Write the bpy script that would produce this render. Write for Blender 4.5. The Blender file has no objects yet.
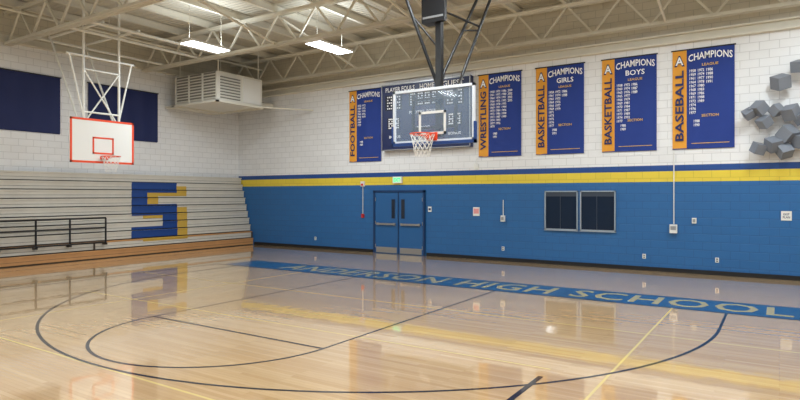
import bpy, math, random
from mathutils import Vector, Matrix
random.seed(4)
scene = bpy.context.scene
try:
    scene.view_settings.view_transform = 'Standard'
except Exception:
    pass

# ------------------------------------------------------------------ materials
def srgb(r, g, b):
    def c(v):
        v /= 255.0
        return v/12.92 if v <= 0.04045 else ((v+0.055)/1.055)**2.4
    return (c(r), c(g), c(b), 1.0)

def mat(name, col, rough=0.5, metal=0.0, emit=None, estr=0.0, alpha=1.0, coat=0.0, noise=0.0):
    m = bpy.data.materials.new(name)
    m.use_nodes = True
    nt = m.node_tree
    p = nt.nodes['Principled BSDF']
    p.inputs['Base Color'].default_value = col
    p.inputs['Roughness'].default_value = rough
    p.inputs['Metallic'].default_value = metal
    p.inputs['Coat Weight'].default_value = coat
    p.inputs['Alpha'].default_value = alpha
    if emit:
        p.inputs['Emission Color'].default_value = emit
        p.inputs['Emission Strength'].default_value = estr
    if noise > 0:
        n = nt.nodes.new('ShaderNodeTexNoise'); n.inputs['Scale'].default_value = 3.0
        n.inputs['Detail'].default_value = 4
        tc = nt.nodes.new('ShaderNodeTexCoord')
        nt.links.new(tc.outputs['Object'], n.inputs['Vector'])
        mr = nt.nodes.new('ShaderNodeMapRange')
        mr.inputs['To Min'].default_value = 1.0-noise; mr.inputs['To Max'].default_value = 1.0+noise
        nt.links.new(n.outputs['Fac'], mr.inputs['Value'])
        hs = nt.nodes.new('ShaderNodeHueSaturation')
        hs.inputs['Color'].default_value = col
        nt.links.new(mr.outputs['Result'], hs.inputs['Value'])
        nt.links.new(hs.outputs['Color'], p.inputs['Base Color'])
    return m

BLUE = srgb(40, 100, 158); YEL = srgb(226, 202, 66); DBLUE = srgb(26, 72, 142)
WHITE = srgb(234, 235, 236); BEIGE = srgb(210, 203, 184)

def block_wall(name, axis, bands):
    """painted concrete block; bands = [(z, colour)...]"""
    m = bpy.data.materials.new(name); m.use_nodes = True
    nt = m.node_tree; L = nt.links; N = nt.nodes
    p = N['Principled BSDF']
    tc = N.new('ShaderNodeTexCoord'); sp = N.new('ShaderNodeSeparateXYZ')
    L.new(tc.outputs['Object'], sp.inputs[0])
    cb = N.new('ShaderNodeCombineXYZ')
    L.new(sp.outputs['X' if axis == 'X' else 'Y'], cb.inputs['X']); L.new(sp.outputs['Z'], cb.inputs['Y'])
    br = N.new('ShaderNodeTexBrick')
    br.inputs['Scale'].default_value = 1.0
    br.inputs['Brick Width'].default_value = 0.406; br.inputs['Row Height'].default_value = 0.203
    br.inputs['Mortar Size'].default_value = 0.009; br.inputs['Mortar Smooth'].default_value = 0.4
    br.inputs['Color1'].default_value = (1, 1, 1, 1); br.inputs['Color2'].default_value = (.955, .955, .955, 1)
    br.inputs['Mortar'].default_value = (.76, .76, .76, 1)
    L.new(cb.outputs[0], br.inputs['Vector'])
    dv = N.new('ShaderNodeMath'); dv.operation = 'DIVIDE'; dv.inputs[1].default_value = 10.0
    L.new(sp.outputs['Z'], dv.inputs[0])
    cr = N.new('ShaderNodeValToRGB'); cr.color_ramp.interpolation = 'CONSTANT'
    els = cr.color_ramp.elements
    els[0].position = 0; els[0].color = bands[0][1]
    els[1].position = 1.0; els[1].color = bands[-1][1]
    for z, c in bands[1:]:
        e = els.new(z/10.0); e.color = c
    L.new(dv.outputs[0], cr.inputs[0])
    mx = N.new('ShaderNodeMix'); mx.data_type = 'RGBA'; mx.blend_type = 'MULTIPLY'
    mx.inputs[0].default_value = 1.0
    L.new(cr.outputs[0], mx.inputs[6]); L.new(br.outputs['Color'], mx.inputs[7])
    no = N.new('ShaderNodeTexNoise'); no.inputs['Scale'].default_value = 0.7; no.inputs['Detail'].default_value = 5
    L.new(tc.outputs['Object'], no.inputs['Vector'])
    mr = N.new('ShaderNodeMapRange'); mr.inputs['To Min'].default_value = .93; mr.inputs['To Max'].default_value = 1.05
    L.new(no.outputs['Fac'], mr.inputs['Value'])
    hs = N.new('ShaderNodeHueSaturation'); L.new(mx.outputs[2], hs.inputs['Color']); L.new(mr.outputs[0], hs.inputs['Value'])
    L.new(hs.outputs[0], p.inputs['Base Color'])
    bp = N.new('ShaderNodeBump'); bp.inputs['Strength'].default_value = .4; bp.inputs['Distance'].default_value = .01
    iv = N.new('ShaderNodeMath'); iv.operation = 'SUBTRACT'; iv.inputs[0].default_value = 1.0
    L.new(br.outputs['Fac'], iv.inputs[1]); L.new(iv.outputs[0], bp.inputs['Height']); L.new(bp.outputs[0], p.inputs['Normal'])
    p.inputs['Roughness'].default_value = .4
    return m

def floor_mat():
    m = bpy.data.materials.new('maple_floor'); m.use_nodes = True
    nt = m.node_tree; L = nt.links; N = nt.nodes; p = N['Principled BSDF']
    tc = N.new('ShaderNodeTexCoord')
    br = N.new('ShaderNodeTexBrick')
    br.inputs['Scale'].default_value = 1.0
    br.inputs['Brick Width'].default_value = 1.5; br.inputs['Row Height'].default_value = 0.057
    br.inputs['Mortar Size'].default_value = 0.001; br.offset = 0.37; br.offset_frequency = 3
    br.inputs['Color1'].default_value = srgb(220, 186, 140); br.inputs['Color2'].default_value = srgb(205, 167, 120)
    br.inputs['Mortar'].default_value = srgb(178, 140, 98)
    L.new(tc.outputs['Object'], br.inputs['Vector'])
    mp = N.new('ShaderNodeMapping'); mp.inputs['Scale'].default_value = (0.6, 14, 1)
    L.new(tc.outputs['Object'], mp.inputs['Vector'])
    no = N.new('ShaderNodeTexNoise'); no.inputs['Scale'].default_value = 1.5; no.inputs['Detail'].default_value = 6
    L.new(mp.outputs[0], no.inputs['Vector'])
    mr = N.new('ShaderNodeMapRange'); mr.inputs['To Min'].default_value = .86; mr.inputs['To Max'].default_value = 1.08
    L.new(no.outputs['Fac'], mr.inputs['Value'])
    hs = N.new('ShaderNodeHueSaturation'); L.new(br.outputs['Color'], hs.inputs['Color']); L.new(mr.outputs[0], hs.inputs['Value'])
    L.new(hs.outputs[0], p.inputs['Base Color'])
    p.inputs['Roughness'].default_value = .14
    p.inputs['Coat Weight'].default_value = 1.0; p.inputs['Coat Roughness'].default_value = .03
    n2 = N.new('ShaderNodeTexNoise'); n2.inputs['Scale'].default_value = 4.0; n2.inputs['Detail'].default_value = 2
    L.new(tc.outputs['Object'], n2.inputs['Vector'])
    bp = N.new('ShaderNodeBump'); bp.inputs['Strength'].default_value = .05; bp.inputs['Distance'].default_value = .02
    L.new(n2.outputs['Fac'], bp.inputs['Height']); L.new(bp.outputs[0], p.inputs['Normal']); L.new(bp.outputs[0], p.inputs['Coat Normal'])
    return m

def deck_mat():
    m = mat('roof_deck_paint', srgb(206, 201, 186), .7)
    nt = m.node_tree; L = nt.links; N = nt.nodes; p = N['Principled BSDF']
    tc = N.new('ShaderNodeTexCoord'); w = N.new('ShaderNodeTexWave'); w.bands_direction = 'Y'
    w.inputs['Scale'].default_value = 2.0
    L.new(tc.outputs['Object'], w.inputs['Vector'])
    bp = N.new('ShaderNodeBump'); bp.inputs['Strength'].default_value = .6; bp.inputs['Distance'].default_value = .04
    L.new(w.outputs['Fac'], bp.inputs['Height']); L.new(bp.outputs[0], p.inputs['Normal'])
    return m

M_back = block_wall('painted_block_back', 'X', [(0, BLUE), (2.33, YEL), (2.58, DBLUE), (2.76, WHITE), (5.9, BEIGE)])
M_side = block_wall('painted_block_side', 'Y', [(0, WHITE), (6.45, BEIGE)])
M_floor = floor_mat(); M_deck = deck_mat()
M_steel = mat('beige_steel_paint', srgb(222, 218, 204), .5, noise=.05)
M_black = mat('black_steel', srgb(18, 19, 22), .35)
M_rubber = mat('black_rubber_base', srgb(16, 17, 20), .6)
M_white = mat('white_paint', srgb(232, 232, 228), .35)
M_whitep = mat('white_pipe', srgb(228, 228, 222), .4)
M_navy = mat('navy_cloth', srgb(24, 54, 134), .75, noise=.08)
M_dnavy = mat('dark_navy_cloth', srgb(18, 32, 84), .7, noise=.06)
M_gold = mat('gold_cloth', srgb(228, 158, 52), .75)
M_txtw = mat('white_lettering', srgb(245, 245, 248), .6)
M_txtg = mat('gold_lettering', srgb(222, 178, 92), .6)
M_txtn = mat('navy_lettering', srgb(20, 34, 90), .6)
M_cream = mat('bleacher_cream', srgb(208, 203, 192), .45, noise=.09)
M_gap = mat('bleacher_shadow_gap', srgb(70, 66, 62), .8)
M_bwood = mat('bleacher_wood', srgb(192, 142, 92), .4, noise=.15)
M_snavy = mat('logo_blue_paint', srgb(24, 64, 132), .45)
M_sgold = mat('logo_gold_paint', srgb(196, 160, 66), .45)
M_orange = mat('orange_rim', srgb(232, 78, 40), .4)
M_line = mat('floor_line_dark_navy', srgb(18, 24, 38), .2, coat=.5)
M_band = mat('floor_band_blue', srgb(30, 78, 122), .2, coat=.4)
M_yline = mat('floor_line_yellow', srgb(228, 204, 130), .18, coat=.5)
M_ftxt = mat('floor_lettering_gold', srgb(176, 162, 112), .2, coat=.4)
M_door = mat('door_blue', srgb(34, 92, 148), .4)
M_dframe = mat('door_frame_blue', srgb(16, 54, 98), .4)
M_metal = mat('brushed_metal', srgb(170, 172, 175), .35, metal=.8)
M_dark = mat('dark_glass', srgb(34, 42, 56), .05)
M_wframe = mat('window_frame_grey', srgb(150, 162, 174), .4, metal=.1)
M_blind = mat('window_blind_slat', srgb(52, 62, 76), .5)
M_net = mat('net_cord', srgb(238, 238, 235), .7)
M_green = mat('exit_green', srgb(60, 220, 120), .5, emit=srgb(60, 230, 130), estr=1.5)
M_red = mat('alarm_red', srgb(190, 40, 40), .5)
M_pink = mat('notice_pink', srgb(224, 150, 150), .6)
M_block = mat('grey_block', srgb(124, 130, 140), .5, noise=.15)
M_tube = mat('fluorescent_lens', srgb(255, 255, 250), .5, emit=(.95, .98, 1, 1), estr=9.0)
M_heater = mat('heater_enamel', srgb(222, 220, 210), .45)
M_slat = mat('heater_louver_grey', srgb(130, 127, 118), .5)
M_glass = mat('backboard_glass', srgb(190, 214, 240), .04, alpha=.14)
M_glass2 = mat('backboard_frame_white', srgb(226, 233, 242), .3)

# ------------------------------------------------------------------ mesh builder
class B:
    def __init__(s):
        s.v = []; s.f = []; s.m = []; s.mats = []; s.sm = []
    def mi(s, m):
        if m not in s.mats: s.mats.append(m)
        return s.mats.index(m)
    def add(s, vs, fs, m, smooth=False):
        o = len(s.v); s.v += [tuple(v) for v in vs]
        k = s.mi(m)
        for f in fs:
            s.f.append([i+o for i in f]); s.m.append(k); s.sm.append(smooth)
    def box(s, lo, hi, m, M=None):
        x0, y0, z0 = lo; x1, y1, z1 = hi
        vs = [Vector(p) for p in [(x0,y0,z0),(x1,y0,z0),(x1,y1,z0),(x0,y1,z0),(x0,y0,z1),(x1,y0,z1),(x1,y1,z1),(x0,y1,z1)]]
        if M is not None: vs = [M @ v for v in vs]
        s.add(vs, [(0,3,2,1),(4,5,6,7),(0,1,5,4),(1,2,6,5),(2,3,7,6),(3,0,4,7)], m)
    def tube(s, a, b, r, m, n=10):
        a = Vector(a); b = Vector(b); d = (b-a).normalized()
        u = d.orthogonal().normalized(); w = d.cross(u)
        vs = []
        for c in (a, b):
            for i in range(n):
                t = 2*math.pi*i/n
                vs.append(c+u*r*math.cos(t)+w*r*math.sin(t))
        s.add(vs, [(i, (i+1) % n, n+(i+1) % n, n+i) for i in range(n)], m, True)
        s.add(vs[:n], [tuple(range(n))[::-1]], m); s.add(vs[n:], [tuple(range(n))], m)
    def beam(s, a, b, w, h, m):
        a = Vector(a); b = Vector(b); d = (b-a); L = d.length; d.normalize()
        up = Vector((0, 0, 1)) if abs(d.z) < .99 else Vector((0, 1, 0))
        sd = d.cross(up).normalized(); up2 = sd.cross(d)
        M = Matrix((d, sd, up2)).transposed().to_4x4(); M.translation = a
        s.box((0, -w/2, -h/2), (L, w/2, h/2), m, M)
    def ring(s, c, R, r, m, n=32, k=8):
        vs = []
        for i in range(n):
            t = 2*math.pi*i/n
            for j in range(k):
                q = 2*math.pi*j/k
                rr = R+r*math.cos(q)
                vs.append((c[0]+rr*math.cos(t), c[1]+rr*math.sin(t), c[2]+r*math.sin(q)))
        s.add(vs, [(i*k+j, ((i+1) % n)*k+j, ((i+1) % n)*k+(j+1) % k, i*k+(j+1) % k) for i in range(n) for j in range(k)], m, True)
    def text(s, body, M, w, h, m, thick=.004, bold=.015, spacing=1.0, line=1.0, arch=0.0):
        """lettering fitted in w x h centred on M's origin in M's xy plane"""
        cu = bpy.data.curves.new('t', 'FONT'); cu.body = body; cu.align_x = 'CENTER'
        cu.offset = bold; cu.space_character = spacing; cu.resolution_u = 2; cu.space_line = line
        ob = bpy.data.objects.new('t', cu); scene.collection.objects.link(ob)
        bpy.context.view_layer.update()
        me = bpy.data.meshes.new_from_object(ob.evaluated_get(bpy.context.evaluated_depsgraph_get()))
        vs = [v.co.copy() for v in me.vertices]
        fs = [tuple(p.vertices) for p in me.polygons]
        bpy.data.objects.remove(ob); bpy.data.meshes.remove(me); bpy.data.curves.remove(cu)
        if not vs: return
        x0 = min(v.x for v in vs); x1 = max(v.x for v in vs); y0 = min(v.y for v in vs); y1 = max(v.y for v in vs)
        out = []
        for v in vs:
            px = (v.x-(x0+x1)/2)*w/(x1-x0); py = (v.y-(y0+y1)/2)*h/(y1-y0)
            py += arch*(.5-(2*px/w)**2)
            out.append(M @ Vector((px, py, thick)))
        s.add(out, fs, m)
    def obj(s, name, parent=None):
        me = bpy.data.meshes.new(name); me.from_pydata(s.v, [], s.f)
        for m in s.mats: me.materials.append(m)
        for p, k, sm in zip(me.polygons, s.m, s.sm):
            p.material_index = k; p.use_smooth = sm
        me.update()
        o = bpy.data.objects.new(name, me); scene.collection.objects.link(o)
        if parent: o.parent = parent
        return o

def single(name, lo, hi, m):
    b = B(); b.box(lo, hi, m); return b.obj(name)

# ------------------------------------------------------------------ room shell
XL, XR, YB, YF, H = -18.7, 8.0, 16.4, -6.0, 7.5
single('floor', (XL-.2, YF-.2, -.2), (XR+.2, YB+.2, 0), M_floor)
single('wall_back', (XL-.2, YB, 0), (XR+.2, YB+.2, H), M_back)
single('wall_left', (XL-.2, YF, 0), (XL, YB, H), M_side)
single('wall_right', (XR, YF, 0), (XR+.2, YB, H), M_side)
single('wall_front', (XL-.2, YF-.2, 0), (XR+.2, YF, H), block_wall('painted_block_front', 'X', [(0, BLUE), (2.33, YEL), (2.58, DBLUE), (2.76, WHITE)]))
single('ceiling', (XL-.2, YF-.2, H), (XR+.2, YB+.2, H+.2), M_deck)
b = B()
b.box((-17.75, YB-.03, 0), (-11.85, YB, .11), M_rubber); b.box((-9.68, YB-.03, 0), (XR, YB, .11), M_rubber)
b.obj('baseboard_back')
b = B()
b.box((XL, YB-.16, 5.88), (XR, YB, 5.93), M_steel); b.box((XL, YB-.16, 6.1), (XR, YB, 6.14), M_steel)
b.box((XL, YB-.04, 5.93), (XR, YB, 6.1), M_steel)
b.obj('trim_1')
b = B()
b.box((XL, YF, 6.4), (XL+.14, YB-.2, 6.45), M_steel); b.box((XL, YF, 6.45), (XL+.04, YB-.2, 6.62), M_steel)
b.obj('trim_2')

# ------------------------------------------------------------------ roof structure
for Y in (-.8, 3.5, 7.8, 12.1, 15.95):
    b = B(); zb, zt = 6.35, 7.22
    for dy in (-.06, .06):
        b.box((XL+.02, Y+dy-.045, zb-.04), (XR-.02, Y+dy+.045, zb-.025), M_steel)
        b.box((XL+.02, Y+dy-.008, zb-.04), (XR-.02, Y+dy+.008, zb+.05), M_steel)
        b.box((XL+.02, Y+dy-.045, zt+.03), (XR-.02, Y+dy+.045, zt+.045), M_steel)
        b.box((XL+.02, Y+dy-.008, zt-.05), (XR-.02, Y+dy+.008, zt+.04), M_steel)
    x = XL+.1; up = False; st = .72
    while x+st < XR:
        b.beam((x, Y, zt if up else zb), (x+st, Y, zb if up else zt), .05, .05, M_steel)
        up = not up; x += st
    b.obj('roof_truss')
x = -18.0
while x < XR:
    b = B()
    b.box((x-.05, YF+.02, 7.27), (x+.05, YB-.02, 7.29), M_steel)
    b.box((x-.01, YF+.02, 7.29), (x+.01, YB-.02, 7.48), M_steel)
    b.box((x-.05, YF+.02, 7.46), (x+.05, YB-.02, 7.48), M_steel)
    b.obj('roof_purlin'); x += 1.45
for X in (-17.2, -9, -1.2):
    b = B()
    b.tube((X, YF+.1, 6.95), (X, YB-.1, 6.95), .035, M_steel)
    for Y in (0, 5.6, 10, 14.2):
        b.tube((X, Y, 6.95), (X, Y, 7.48), .012, M_steel, 6)
    b.obj('sprinkler_pipe')
for X in (-12.2, -7.6, -2.4, 1.5):
    b = B()
    b.beam((X, 15.95, 6.36), (X, 12.1, 7.2), .05, .05, M_steel)
    b.beam((X, 12.1, 6.36), (X, 7.8, 7.2), .05, .05, M_steel)
    b.obj('truss_bridging')

# ------------------------------------------------------------------ ceiling lights (fluorescent troffers, plus added uplights that brighten the ceiling)
spots = [(-13.75, 10.85, 6.24, .66), (-10.95, 13.0, 6.28, .75), (-15, 3, 6.4, .75), (-10, 2.2, 6.4, .75), (-10, 6.3, 6.4, .75), (-5, 3, 6.4, .75), (-5, 8.9, 6.4, .75), (0, 3, 6.4, .75), (0, 9.6, 6.4, .75),
         (0.6, 13.2, 6.45, .75), (-3.2, 12.3, 6.45, .75), (5, 6, 6.4, .75), (5, 12, 6.4, .75), (-5, -2.5, 6.4, .75), (-12, -2.5, 6.4, .75), (3, -2.5, 6.4, .75)]
for (x, y, z, L2) in spots:
    W2 = .28
    b = B()
    b.box((x-W2, y-L2, z), (x+W2, y+L2, z+.06), M_white)
    b.box((x-W2*.6, y-L2, z+.06), (x+W2*.6, y+L2, z+.10), M_white)
    b.box((x-W2+.02, y-L2+.02, z-.015), (x+W2-.02, y+L2-.02, z), M_tube)
    for dy in (-.55, .55):
        b.tube((x, y+dy, z+.1), (x, y+dy, 7.48), .008, M_steel, 6)
    o = b.obj('fluorescent_ceiling_light')
    for (dz, en, rx) in ((-.03, 118, 0), (.13, 27, math.pi)):  # lens light downward; upward lamp added to lift the ceiling
        ld = bpy.data.lights.new('lamp', 'AREA'); ld.shape = 'RECTANGLE'; ld.size = W2*2-.04; ld.size_y = L2*2-.04
        ld.energy = en; ld.color = (.86, .945, 1)
        lo = bpy.data.objects.new('lamp', ld); lo.location = (x, y, z+dz); lo.rotation_euler = (rx, 0, 0)
        scene.collection.objects.link(lo); lo.parent = o

# ------------------------------------------------------------------ bleachers
b = B()
nt_ = 10; ph = .27
YA, YE = YF+1.0, YB-.03
def face_x(i): return -17.8-.078*i
for i in range(nt_):
    z0 = i*ph; z1 = z0+ph; fx = face_x(i)
    b.box((XL+.01, YA, z0), (fx-.05, YE, z1), M_gap)
    b.box((fx-.05, YA, z0+.03), (fx-.012, YE, z1-.045), M_bwood if i < 1 else M_cream)
    b.box((fx-.12, YA, z1-.045), (fx+.012, YE, z1), M_bwood if i < 2 else M_cream)
    b.box((fx-.012, YA, z0+.11), (fx-.006, YE, z0+.118), M_gap)
for Y in (5.0, 9.9, YE-.03):
    b.box((XL+.01, Y-.01, 0), (-17.82, Y+.01, .5), M_gap)
def paint(y0, y1, z0, z1, m, th):
    for i in range(nt_):
        sh = .05*i
        a = max(z0, i*ph+.03); c = min(z1, (i+1)*ph-.045)
        fx = face_x(i)
        if c > a+.005:
            b.box((fx-.008, y0+sh, a), (fx-.004+th, y1+sh, c), m)
        if z0 < (i+1)*ph-.02 < z1:
            b.box((fx+.012, y0+sh, (i+1)*ph-.046), (fx+.012+th, y1+sh, (i+1)*ph+.001), m)
def letter_s(y0, dy, dz, m, th):
    y0 += dy; y1 = y0+1.75; s_ = .58
    Z = [z+dz for z in (.56, .92, 1.32, 1.68, 2.08, 2.44)]
    paint(y0, y1, Z[4], Z[5], m, th)
    paint(y0, y0+s_, Z[3], Z[4], m, th)
    paint(y0, y1, Z[2], Z[3], m, th)
    paint(y1-s_, y1, Z[1], Z[2], m, th)
    paint(y0, y1, Z[0], Z[1], m, th)
letter_s(11.1, .42, -.12, M_sgold, .004)
letter_s(11.1, 0, 0, M_snavy, .008)
b.obj('folded_bleachers')

b = B()
RX = -17.74
for Y in (6.2, 7.2, 8.15, 9.1, 10.2):
    b.tube((RX, Y, 0.47), (RX, Y, 1.28), .028, M_black)
    b.box((-17.87, Y-.04, .44), (RX+.03, Y+.04, .50), M_black)
for z in (1.28, .98, .52):
    b.tube((RX, 6.2, z), (RX, 10.2, z), .028, M_black)
b.obj('bleacher_guard_rail')

# ------------------------------------------------------------------ dark wall banners (left wall)
for (y0, y1) in ((6.8, 9.28), (10.15, 12.65)):
    b = B()
    n = 24
    vs = []; fs = []
    for i in range(n+1):
        y = y0+(y1-y0)*i/n
        for z in (3.9, 5.62):
            vs.append((XL+.03+.012*math.sin(i*1.1), y, z))
    for i in range(n): fs.append((2*i, 2*i+1, 2*i+3, 2*i+2))
    b.add(vs, fs, M_dnavy, True)
    b.tube((XL+.03, y0-.03, 5.63), (XL+.03, y1+.03, 5.63), .02, M_black)
    b.box((XL+.001, y0, 3.88), (XL+.018, y1, 3.92), M_dnavy)
    b.obj('wall_cloth_banner')

# ------------------------------------------------------------------ championship banners
RB = Matrix.Rotation(math.radians(90), 4, 'X')
RV = RB @ Matrix.Rotation(math.radians(90), 4, 'Z')
def at(x, z, y, R): return Matrix.Translation((x, y, z)) @ R
def years(k, r, start):
    out = []; y = start
    for i in range(r):
        out.append(str(y)); y += random.randint(1, 3)
    return '\n'.join(out)
def champ(x0, sport, sub, cols, colr):
    w = 1.39; st = .33; z0, z1 = 3.18, 5.70; yw = YB-.03
    b = B(); n = 20
    def cloth(xa, xb, m):
        vs = []; fs = []
        for i in range(n+1):
            x = xa+(xb-xa)*i/n
            for j, z in enumerate((z0, (z0+z1)/2, z1)):
                vs.append((x, yw+(.008*math.sin(x*11)*(1-.4*j)), z))
        for i in range(n):
            for j in range(2): fs.append((3*i+j, 3*i+3+j, 3*i+4+j, 3*i+1+j))
        b.add(vs, fs, m, True)
    cloth(x0, x0+st, M_gold); cloth(x0+st, x0+w, M_navy)
    b.tube((x0-.03, yw+.005, z1), (x0+w+.03, yw+.005, z1), .018, M_black)
    b.tube((x0, yw+.005, z0), (x0+w, yw+.005, z0), .012, M_navy)
    yt = yw-.018
    b.text('A', at(x0+st/2, 5.42, yt, RB), .24, .28, M_txtn, bold=.05)
    b.text('A', at(x0+st/2, 5.42, yt-.004, RB), .18, .21, M_txtw, bold=.02)
    b.text(sport, at(x0+st/2, 4.28, yt, RV), 1.8, .2, M_txtn, bold=.025)
    cx = x0+st+(w-st)/2
    b.text('CHAMPIONS', at(cx, 5.49, yt, RB), .98, .18, M_txtw, bold=.018, arch=.06)
    zt = 5.32
    if sub:
        b.text(sub, at(cx, 5.27, yt, RB), .48, .14, M_txtw, bold=.015); zt = 5.13
    b.text('LEAGUE', at(cx, zt-.04, yt, RB), .36, .065, M_txtg)
    for c in range(cols):
        xx = x0+st+.14+c*.19
        r = colr[c]
        hh = r*.094
        b.text(years(c, r, 1958+c*14), at(xx, zt-.14-hh/2, yt, RB), .145, hh, M_txtw, bold=.015)
    b.text('SECTION', at(cx, 4.0, yt, RB), .38, .065, M_txtg)
    b.text(years(0, 2, 1988), at(cx-.3, 3.82, yt, RB), .13, .17, M_txtw)
    b.box((cx-.42, yt+.006, 3.30), (cx+.42, yt+.008, 3.315), M_txtg)
    b.obj('championship_banner')
champ(-12.88, 'FOOTBALL', None, 2, [8, 5])
champ(-7.80, 'WRESTLING', None, 4, [12, 11, 9, 4])
champ(-5.96, 'BASKETBALL', 'GIRLS', 3, [11, 6, 2])
champ(-4.08, 'BASKETBALL', 'BOYS', 3, [11, 10, 3])
champ(-2.31, 'BASEBALL', None, 3, [12, 9, 4])

# ------------------------------------------------------------------ scoreboard
b = B()
sx0, sx1, sz0, sz1 = -11.35, -8.0, 3.5, 5.72
M_sb = mat('scoreboard_navy', srgb(24, 38, 84), .35)
M_cell = mat('scoreboard_digit_panel', srgb(16, 24, 48), .5)
b.box((sx0, YB-.2, sz0), (sx1, YB-.002, sz1), M_sb)
yf = YB-.203
for (xa, za, xb, zb_) in ((sx0, sz0, sx1, sz0+.03), (sx0, sz1-.03, sx1, sz1), (sx0, sz0, sx0+.03, sz1), (sx1-.03, sz0, sx1, sz1)):
    b.box((xa, yf-.01, za), (xb, yf+.002, zb_), M_metal)
def st(t, x, z, w, h, m=M_txtw): b.text(t, at(x, z, yf-.004, RB), w, h, m, bold=.01)
st('PLAYER FOULS', -10.6, 5.54, 1.15, .15); st('GUEST', -8.6, 5.54, .75, .17); st('HOME', -9.55, 5.54, .55, .17)
st('PLAYERS  FOULS', -9.68, 4.72, 1.1, .1); st('PERIOD', -9.68, 4.2, .5, .1); st('BONUS', -10.8, 3.95, .45, .09); st('BONUS', -8.55, 3.95, .45, .09)
for (cx, cz, s_) in ((-10.85, 5.1, .34), (-8.55, 5.1, .34), (-9.95, 5.15, .3), (-9.4, 5.15, .3), (-9.68, 3.85, .22), (-10.85, 4.4, .26), (-8.55, 4.4, .26)):
    b.box((cx-s_, yf-.004, cz-s_*.75), (cx+s_, yf, cz+s_*.75), M_cell)
    for k in (-1, 1):
        for i in range(3):
            for j in range(5):
                if i in (0, 2) or j in (0, 2, 4):
                    px = cx+k*s_*.48+(i-1)*s_*.22; pz = cz+(j-2)*s_*.28
                    b.box((px-.022, yf-.012, pz-.022), (px+.022, yf-.004, pz+.022), M_txtw)
b.obj('scoreboard')

# ------------------------------------------------------------------ doors
b = B(); dx0, dx1 = -11.73, -9.80; dy = YB
b.box((dx0-.07, dy-.07, 0), (dx0, dy-.001, 2.16), M_dframe); b.box((dx1, dy-.07, 0), (dx1+.07, dy-.001, 2.16), M_dframe)
b.box((dx0-.07, dy-.07, 2.09), (dx1+.07, dy-.001, 2.16), M_dframe)
mid = (dx0+dx1)/2
b.box((mid-.02, dy-.065, 0.01), (mid+.02, dy-.01, 2.09), M_dframe)
for (a, c, s_) in ((dx0+.01, mid-.025, 1), (mid+.025, dx1-.01, -1)):
    b.box((a, dy-.05, .01), (c, dy-.01, 2.08), M_door)
    b.box((a+.04, dy-.056, .03), (c-.04, dy-.05, .22), M_metal)
    b.box((a+.08, dy-.11, .98), (c-.08, dy-.075, 1.04), M_metal)
    b.box((a+.08, dy-.1, .97), (a+.16, dy-.05, 1.05), M_metal); b.box((c-.16, dy-.1, .97), (c-.08, dy-.05, 1.05), M_metal)
    wx = c-.24 if s_ > 0 else a+.10
    b.box((wx-.015, dy-.058, 1.2), (wx+.135, dy-.05, 1.86), M_dframe)
    b.box((wx, dy-.061, 1.215), (wx+.12, dy-.056, 1.845), M_dark)
    for hz in (.25, 1.05, 1.85):
        hx = a if s_ > 0 else c-.02
        b.box((hx, dy-.06, hz-.06), (hx+.02, dy-.05, hz+.06), M_metal)
b.obj('door_1')

# ------------------------------------------------------------------ windows
for k, (a, c) in enumerate(((-5.70, -4.74), (-4.68, -3.72))):
    b = B(); z0, z1 = 1.0, 2.12
    b.box((a, YB-.02, z0), (c, YB-.003, z1), M_dark)
    b.box((a+.04, YB-.024, z1-.16), (c-.04, YB-.02, z1-.04), M_blind)
    for (xa, za, xb, zb_) in ((a, z0, c, z0+.035), (a, z1-.035, c, z1), (a, z0, a+.035, z1), (c-.035, z0, c, z1)):
        b.box((xa, YB-.05, za), (xb, YB-.002, zb_), M_wframe)
    b.box((a-.01, YB-.06, z0-.02), (c+.01, YB-.002, z0), M_wframe)
    b.box((a+.45, YB-.03, z0+.035), (a+.465, YB-.02, z1-.035), M_blind)
    b.obj('window_%d' % (k+1))

# ------------------------------------------------------------------ small wall fittings
b = B()
b.box((-10.98, YB-.08, 2.40), (-10.62, YB-.001, 2.62), M_white); b.text('EXIT', at(-10.8, 2.51, YB-.082, RB), .28, .13, M_green, bold=.04)
b.obj('exit_sign')
b = B()
b.box((-12.35, YB-.07, 2.3), (-12.2, YB-.001, 2.48), M_white); b.box((-12.32, YB-.09, 2.33), (-12.23, YB-.07, 2.40), M_red)
b.tube((-12.28, YB-.02, 1.3), (-12.28, YB-.02, 2.3), .012, M_white, 8); b.box((-12.33, YB-.06, 1.2), (-12.23, YB-.001, 1.34), M_red)
b.obj('fire_alarm_horn')
b = B(); b.box((-9.62, YB-.02, 1.45), (-9.5, YB-.001, 1.62), M_white); b.box((-9.6, YB-.025, 1.5), (-9.52, YB-.02, 1.57), M_txtn); b.obj('room_number_sign')
b = B(); b.box((-8.0, YB-.015, 1.35), (-7.78, YB-.001, 1.62), M_white); b.box((-7.98, YB-.019, 1.42), (-7.8, YB-.015, 1.58), M_pink); b.obj('wall_notice')
b = B(); b.box((-7.05, YB-.08, 1.2), (-6.93, YB-.001, 1.38), M_white); b.tube((-6.99, YB-.02, 1.38), (-6.99, YB-.02, 1.85), .012, M_white, 8)
b.box((-7.03, YB-.085, 1.24), (-6.95, YB-.08, 1.34), M_metal); b.obj('light_switch_box')
b = B(); b.tube((-2.28, YB-.02, 1.25), (-2.28, YB-.02, 3.1), .013, M_white, 8)
b.box((-2.37, YB-.1, 1.02), (-2.2, YB-.001, 1.24), M_white); b.box((-2.35, YB-.105, 1.1), (-2.22, YB-.1, 1.2), M_metal); b.obj('intercom_box')
b = B(); b.box((.03, YB-.02, 1.40), (.24, YB-.001, 1.62), M_white); b.text('EXIT\nPLAN', at(.135, 1.51, YB-.022, RB), .14, .12, M_txtn); b.obj('evacuation_notice')
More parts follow.
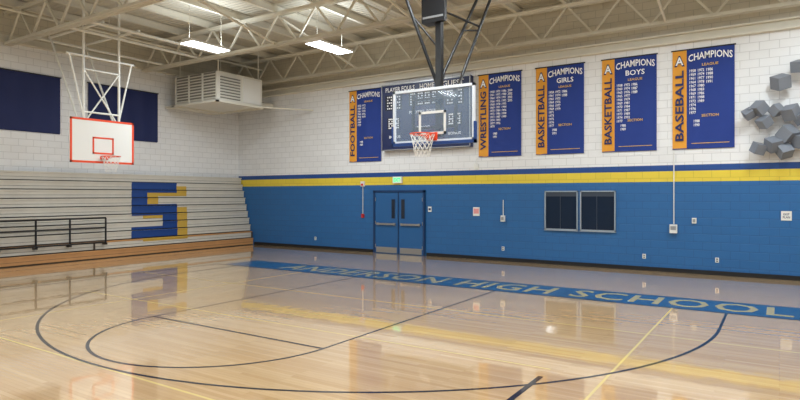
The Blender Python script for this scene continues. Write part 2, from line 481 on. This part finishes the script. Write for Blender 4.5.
b = B(); b.box((-1.86, YB-.05, 1.28), (-1.76, YB-.001, 1.42), M_white); b.box((-1.84, YB-.055, 1.31), (-1.78, YB-.05, 1.39), M_metal); b.obj('thermostat')
b = B()
b.box((-7.95, YB-.06, 2.82), (-7.82, YB-.001, 2.98), M_white); b.tube((-7.885, YB-.02, 2.98), (-7.885, YB-.02, 3.15), .01, M_white, 8); b.obj('wall_junction_box')
for X in (-14.5, -7.0, -1.3, -3.0):
    b = B(); b.box((X-.04, YB-.015, .32), (X+.04, YB-.001, .44), M_white); b.box((X-.02, YB-.018, .34), (X+.02, YB-.015, .37), M_rubber)
    b.box((X-.02, YB-.018, .39), (X+.02, YB-.015, .42), M_rubber); b.obj('wall_outlet')

# ------------------------------------------------------------------ unit heater
b = B()
b.box((-18.1, 13.0, 5.2), (-15.85, 15.0, 6.2), M_heater)
for i in range(9):
    z = 5.28+i*.1
    b.box((-18.02, 12.95, z), (-15.95, 13.0, z+.035), M_heater)
    b.box((-18.02, 12.985, z+.035), (-15.95, 13.0, z+.1), M_slat)
for X in (-18.08, -17.35, -16.62, -15.9):
    b.box((X, 12.94, 5.22), (X+.05, 13.0, 6.18), M_heater)
for i in range(8):
    z = 5.3+i*.1
    b.box((-15.85, 13.1, z), (-15.82, 13.95, z+.035), M_slat)
b.box((-15.85, 14.1, 5.28), (-15.82, 14.9, 6.12), M_white)
for (X, Y) in ((-18.0, 13.1), (-15.95, 13.1), (-18.0, 14.9), (-15.95, 14.9)):
    b.tube((X, Y, 6.2), (X, Y, 7.48), .02, M_steel, 8)
b.box((-18.2, 12.9, 5.14), (-15.75, 12.98, 5.2), M_steel); b.box((-18.2, 15.0, 5.14), (-15.75, 15.08, 5.2), M_steel)
b.box((-18.6, 12.9, 5.14), (-18.1, 15.08, 5.2), M_steel); b.box((-15.85, 12.9, 5.14), (-15.75, 15.08, 5.2), M_steel)
b.tube((-15.8, 14.6, 5.17), (-14.6, 16.38, 5.17), .025, M_steel, 8)
b.tube((-16.8, 15.0, 5.5), (-16.8, 16.38, 5.5), .12, M_heater, 12)
b.obj('hvac_unit')

# ------------------------------------------------------------------ hoops
def net(b, c, R):
    n = 12; rows = 6; Hn = .42
    def P(i, j):
        r = R*(1-.42*(j/rows)**.8); t = 2*math.pi*(i+.5*(j % 2))/n
        return (c[0]+r*math.cos(t), c[1]+r*math.sin(t), c[2]-Hn*j/rows)
    for j in range(rows):
        for i in range(n):
            a = P(i, j)
            if j % 2 == 0: q = (P(i, j+1), P(i-1, j+1))
            else: q = (P(i, j+1), P(i+1, j+1))
            for e in q: b.tube(a, e, .005, M_net, 5)

# main glass backboard, parallel to the back wall
b = B()
OX, OY, OZ = -.22, .36, .10
hx, hy = -5.45, 9.46; z0, z1 = 2.93, 4.0; hw = .915
b.box((hx-hw+.03, hy-.006, z0+.03), (hx+hw-.03, hy+.006, z1-.03), M_glass)
for (xa, za, xb, zb_) in ((hx-hw, z0, hx+hw, z0+.05), (hx-hw, z1-.05, hx+hw, z1), (hx-hw, z0, hx-hw+.05, z1), (hx+hw-.05, z0, hx+hw, z1)):
    b.box((xa, hy-.02, za), (xb, hy+.03, zb_), M_glass2)
for (xa, za, xb, zb_) in ((hx-.305, z0+.15, hx+.305, z0+.2), (hx-.305, z0+.56, hx+.305, z0+.61), (hx-.305, z0+.15, hx-.255, z0+.61), (hx+.255, z0+.15, hx+.305, z0+.61)):
    b.box((xa, hy-.012, za), (xb, hy-.006, zb_), M_white)
b.box((hx-hw-.02, hy-.04, z0-.05), (hx+hw+.02, hy+.05, z0+.012), M_snavy)
b.box((hx-hw-.02, hy-.04, z0-.05), (hx-hw+.01, hy+.05, z0+.35), M_snavy)
b.box((hx+hw-.01, hy-.04, z0-.05), (hx+hw+.02, hy+.05, z0+.35), M_snavy)
rc = (hx, hy-.15-.23, 3.06)
b.ring(rc, .235, .011, M_orange); b.box((hx-.09, hy-.16, 3.0), (hx+.09, hy-.012, 3.07), M_orange)
b.box((hx-.12, hy-.03, 2.96), (hx+.12, hy-.01, 3.12), M_orange)
b.tube((hx-.08, hy-.03, 2.97), (hx-.14, hy-.2, 3.05), .01, M_orange); b.tube((hx+.08, hy-.03, 2.97), (hx+.14, hy-.2, 3.05), .01, M_orange)
net(b, (rc[0], rc[1], 3.05), .232)
b.box((hx-.5, hy+.05, 3.2), (hx+.5, hy+.10, 3.25), M_black); b.box((hx-.5, hy+.05, 3.77), (hx+.5, hy+.10, 3.82), M_black)
for s_ in (-.5, .46): b.box((hx+s_, hy+.03, 3.1), (hx+s_+.04, hy+.1, 3.9), M_black)
my = hy+.28; ZT = 7.36
b.box((hx-.06, my-.06, 3.05), (hx+.06, my+.06, ZT), M_black)
b.box((hx-.06, hy+.08, 3.2), (hx+.06, my, 3.27), M_black); b.box((hx-.06, hy+.08, 3.75), (hx+.06, my, 3.82), M_black)
b.box((hx-.32, my-.16, 5.32), (hx+.20, my-.06, 5.98), M_black); b.box((hx-.32, my-.06, 5.32), (hx-.06, my+.1, 5.98), M_black)
b.box((hx-.29, my-.17, 5.4), (hx+.17, my-.16, 5.44), M_metal)
def ext(a, c, z):
    a = Vector(a); c = Vector(c); t = (z-a.z)/(c.z-a.z); return a+(c-a)*t
b.tube((-5.48, 9.74, 4.05), ext((-5.5, 9.7, 4.1), (-6.0, 9.4, 5.75), ZT), .035, M_black)
for (p, q) in (((-5.1, 10.05, 4.3), (-4.9, 10.9, 5.97)), ((-5.42, 9.9, 4.4), (-5.14, 10.75, 5.97))):
    b.tube(p, ext(p, q, ZT), .032, M_black)
b.tube((-5.1, 10.05, 4.3), (-5.0, 9.54, 3.8), .03, M_black); b.tube((-5.42, 9.9, 4.4), (-5.43, 9.76, 4.1), .03, M_black)
b.tube((-5.0, 10.6, 5.4), (-5.45, 9.74, 5.6), .022, M_black); b.tube((-5.25, 10.4, 5.3), (-4.98, 10.55, 5.3), .02, M_black)
b.tube((-5.9, 9.5, 5.45), (-5.45, 9.74, 4.8), .02, M_black)
b.v = [(x+OX, y+OY, z+OZ) for (x, y, z) in b.v]
b.obj('basketball_hoop')

# side backboard facing the main court
b = B()
X0 = -15.6; cy = 8.9; z0, z1 = 2.87, 4.07; hw = .90
b.box((X0-.04, cy-hw, z0), (X0, cy+hw, z1), M_white)
def oframe(ya, za, yb, zb_): b.box((X0, ya, za), (X0+.006, yb, zb_), M_orange)
e = .055
oframe(cy-hw, z0, cy+hw, z0+e); oframe(cy-hw, z1-e, cy+hw, z1); oframe(cy-hw, z0, cy-hw+e, z1); oframe(cy+hw-e, z0, cy+hw, z1)
zq = 3.12
oframe(cy-.3, zq, cy+.3, zq+.045); oframe(cy-.3, zq+.42, cy+.3, zq+.465); oframe(cy-.3, zq, cy-.255, zq+.465); oframe(cy+.255, zq, cy+.3, zq+.465)
b.ring((X0+.38, cy, 3.05), .235, .011, M_orange); b.box((X0, cy-.09, 2.99), (X0+.16, cy+.09, 3.06), M_orange)
b.tube((X0+.02, cy-.08, 2.97), (X0+.2, cy-.14, 3.04), .01, M_orange); b.tube((X0+.02, cy+.08, 2.97), (X0+.2, cy+.14, 3.04), .01, M_orange)
net(b, (X0+.38, cy, 3.04), .232)
for s_ in (-.5, .5):
    b.tube((X0-.08, cy+s_, 3.0), (X0-.08, cy+s_, 7.40), .035, M_whitep)
    b.tube((X0-.08, cy+s_*.9, 4.0), (X0-.08, cy-s_, 5.4), .022, M_whitep)
    b.tube((X0-.08, cy+s_, 3.6), (X0-1.9, cy+s_, 6.6), .03, M_whitep)
    b.tube((X0-.08, cy+s_*1.75, 5.75), (X0-.08, cy+s_, 4.1), .026, M_whitep)
for z in (3.3, 3.8, 4.25, 5.4, 5.75): b.tube((X0-.08, cy-.5, z), (X0-.08, cy+.5, z), .026, M_whitep)
b.tube((X0-.08, cy-.95, 5.75), (X0-.08, cy+.95, 5.75), .03, M_whitep)
for XX in (X0-1.9, X0-.08, X0+.9):
    b.tube((XX, 7.8, 6.42), (XX, 12.1, 6.42), .04, M_whitep)
b.tube((X0-1.9, 8.4, 6.5), (X0+.9, 8.4, 6.5), .035, M_whitep); b.tube((X0-1.9, 9.4, 6.5), (X0+.9, 9.4, 6.5), .035, M_whitep)
b.obj('basketball_backboard')

# ------------------------------------------------------------------ grey blocks of unknown kind, built as if mounted on the wall
b = B()
blocks = [(-.40, 4.05, .26), (-.62, 3.93, .2), (-.30, 3.72, .24), (.02, 4.62, .30), (-.06, 3.98, .22), (.22, 3.90, .28), (.42, 3.75, .22),
          (.16, 3.42, .30), (-.12, 3.18, .28), (-.42, 3.10, .24), (.10, 3.02, .26), (.42, 3.25, .30), (.38, 4.95, .25), (-.55, 4.02, .14)]
for (x, z, s_) in blocks:
    R = Matrix.Translation((x, YB-.3, z)) @ Matrix.Rotation(random.uniform(.2, .9), 4, 'X') @ Matrix.Rotation(random.uniform(-.6, .6), 4, 'Y') @ Matrix.Rotation(random.uniform(.3, 1.2), 4, 'Z')
    h = s_/2
    b.box((-h, -h, -h), (h, h, h), M_block, R)
    b.tube((x, YB-.3, z), (x, YB-.002, z), .02, M_metal, 8)
b.obj('wall_grey_blocks')

# ------------------------------------------------------------------ floor markings
b = B()
zl = .0015
def rect(x0, y0, x1, y1, m, z=zl):
    b.add([(x0, y0, z), (x1, y0, z), (x1, y1, z), (x0, y1, z)], [(0, 1, 2, 3)], m)
def arc(cx, cy_, r, a0, a1, w, m, z=zl, n=96):
    vs = []; fs = []
    for i in range(n+1):
        t = math.radians(a0+(a1-a0)*i/n)
        for rr in (r-w/2, r+w/2): vs.append((cx+rr*math.cos(t), cy_+rr*math.sin(t), z))
    for i in range(n): fs.append((2*i, 2*i+1, 2*i+3, 2*i+2))
    b.add(vs, fs, m)
w = .045
rect(-13.4, 11.25, 2.2, 12.45, M_band)
b.text('ANDERSON HIGH SCHOOL', Matrix.Translation((-5.65, 11.85, 0)), 11.7, .84, M_ftxt, thick=.003, bold=.015, spacing=1.08)
rect(-13.74, YF+1, -13.68, 11.25, M_line); rect(-13.74, 11.20, 2.2, 11.25, M_line, .0025)
arc(-6.8, 9.8, 6.05, 180, 360, w, M_line)
rect(-12.87, 9.8, -12.83, 11.2, M_line); rect(-.77, 9.8, -.73, 11.2, M_line)
arc(-6.8, 5.77, 1.83, 180, 360, w, M_line, .002)
rect(-8.63, 5.745, -4.97, 5.79, M_line, .0025)
rect(-8.65, 5.77, -8.61, 11.2, M_line); rect(-4.99, 5.77, -4.95, 11.2, M_line)
rect(-2.23, YF+1, -2.17, 6.2, M_line, .0022)
rect(-12.2, 6.5, -2.2, 6.53, M_yline, .001); rect(-1.6, YF+1, -1.57, 11.2, M_yline, .001)
rect(-16, 3.72, 4, 3.75, M_yline, .001); rect(-10.4, YF+1, -10.37, 11.2, M_yline, .001)
rect(-16, 8.9, 6, 8.93, M_yline, .0008)
b.obj('court_floor_markings')

# ------------------------------------------------------------------ world + camera
wd = bpy.data.worlds.new('world'); scene.world = wd; wd.use_nodes = True
wd.node_tree.nodes['Background'].inputs[0].default_value = (.6, .65, .7, 1)
wd.node_tree.nodes['Background'].inputs[1].default_value = .3
cd = bpy.data.cameras.new('camera'); cd.sensor_width = 36; cd.lens = 26.1; cd.shift_y = -.00625
co = bpy.data.objects.new('camera', cd); scene.collection.objects.link(co)
co.location = (0, 0, 2.0); co.rotation_euler = (math.radians(90), 0, math.radians(33.2))
scene.camera = co
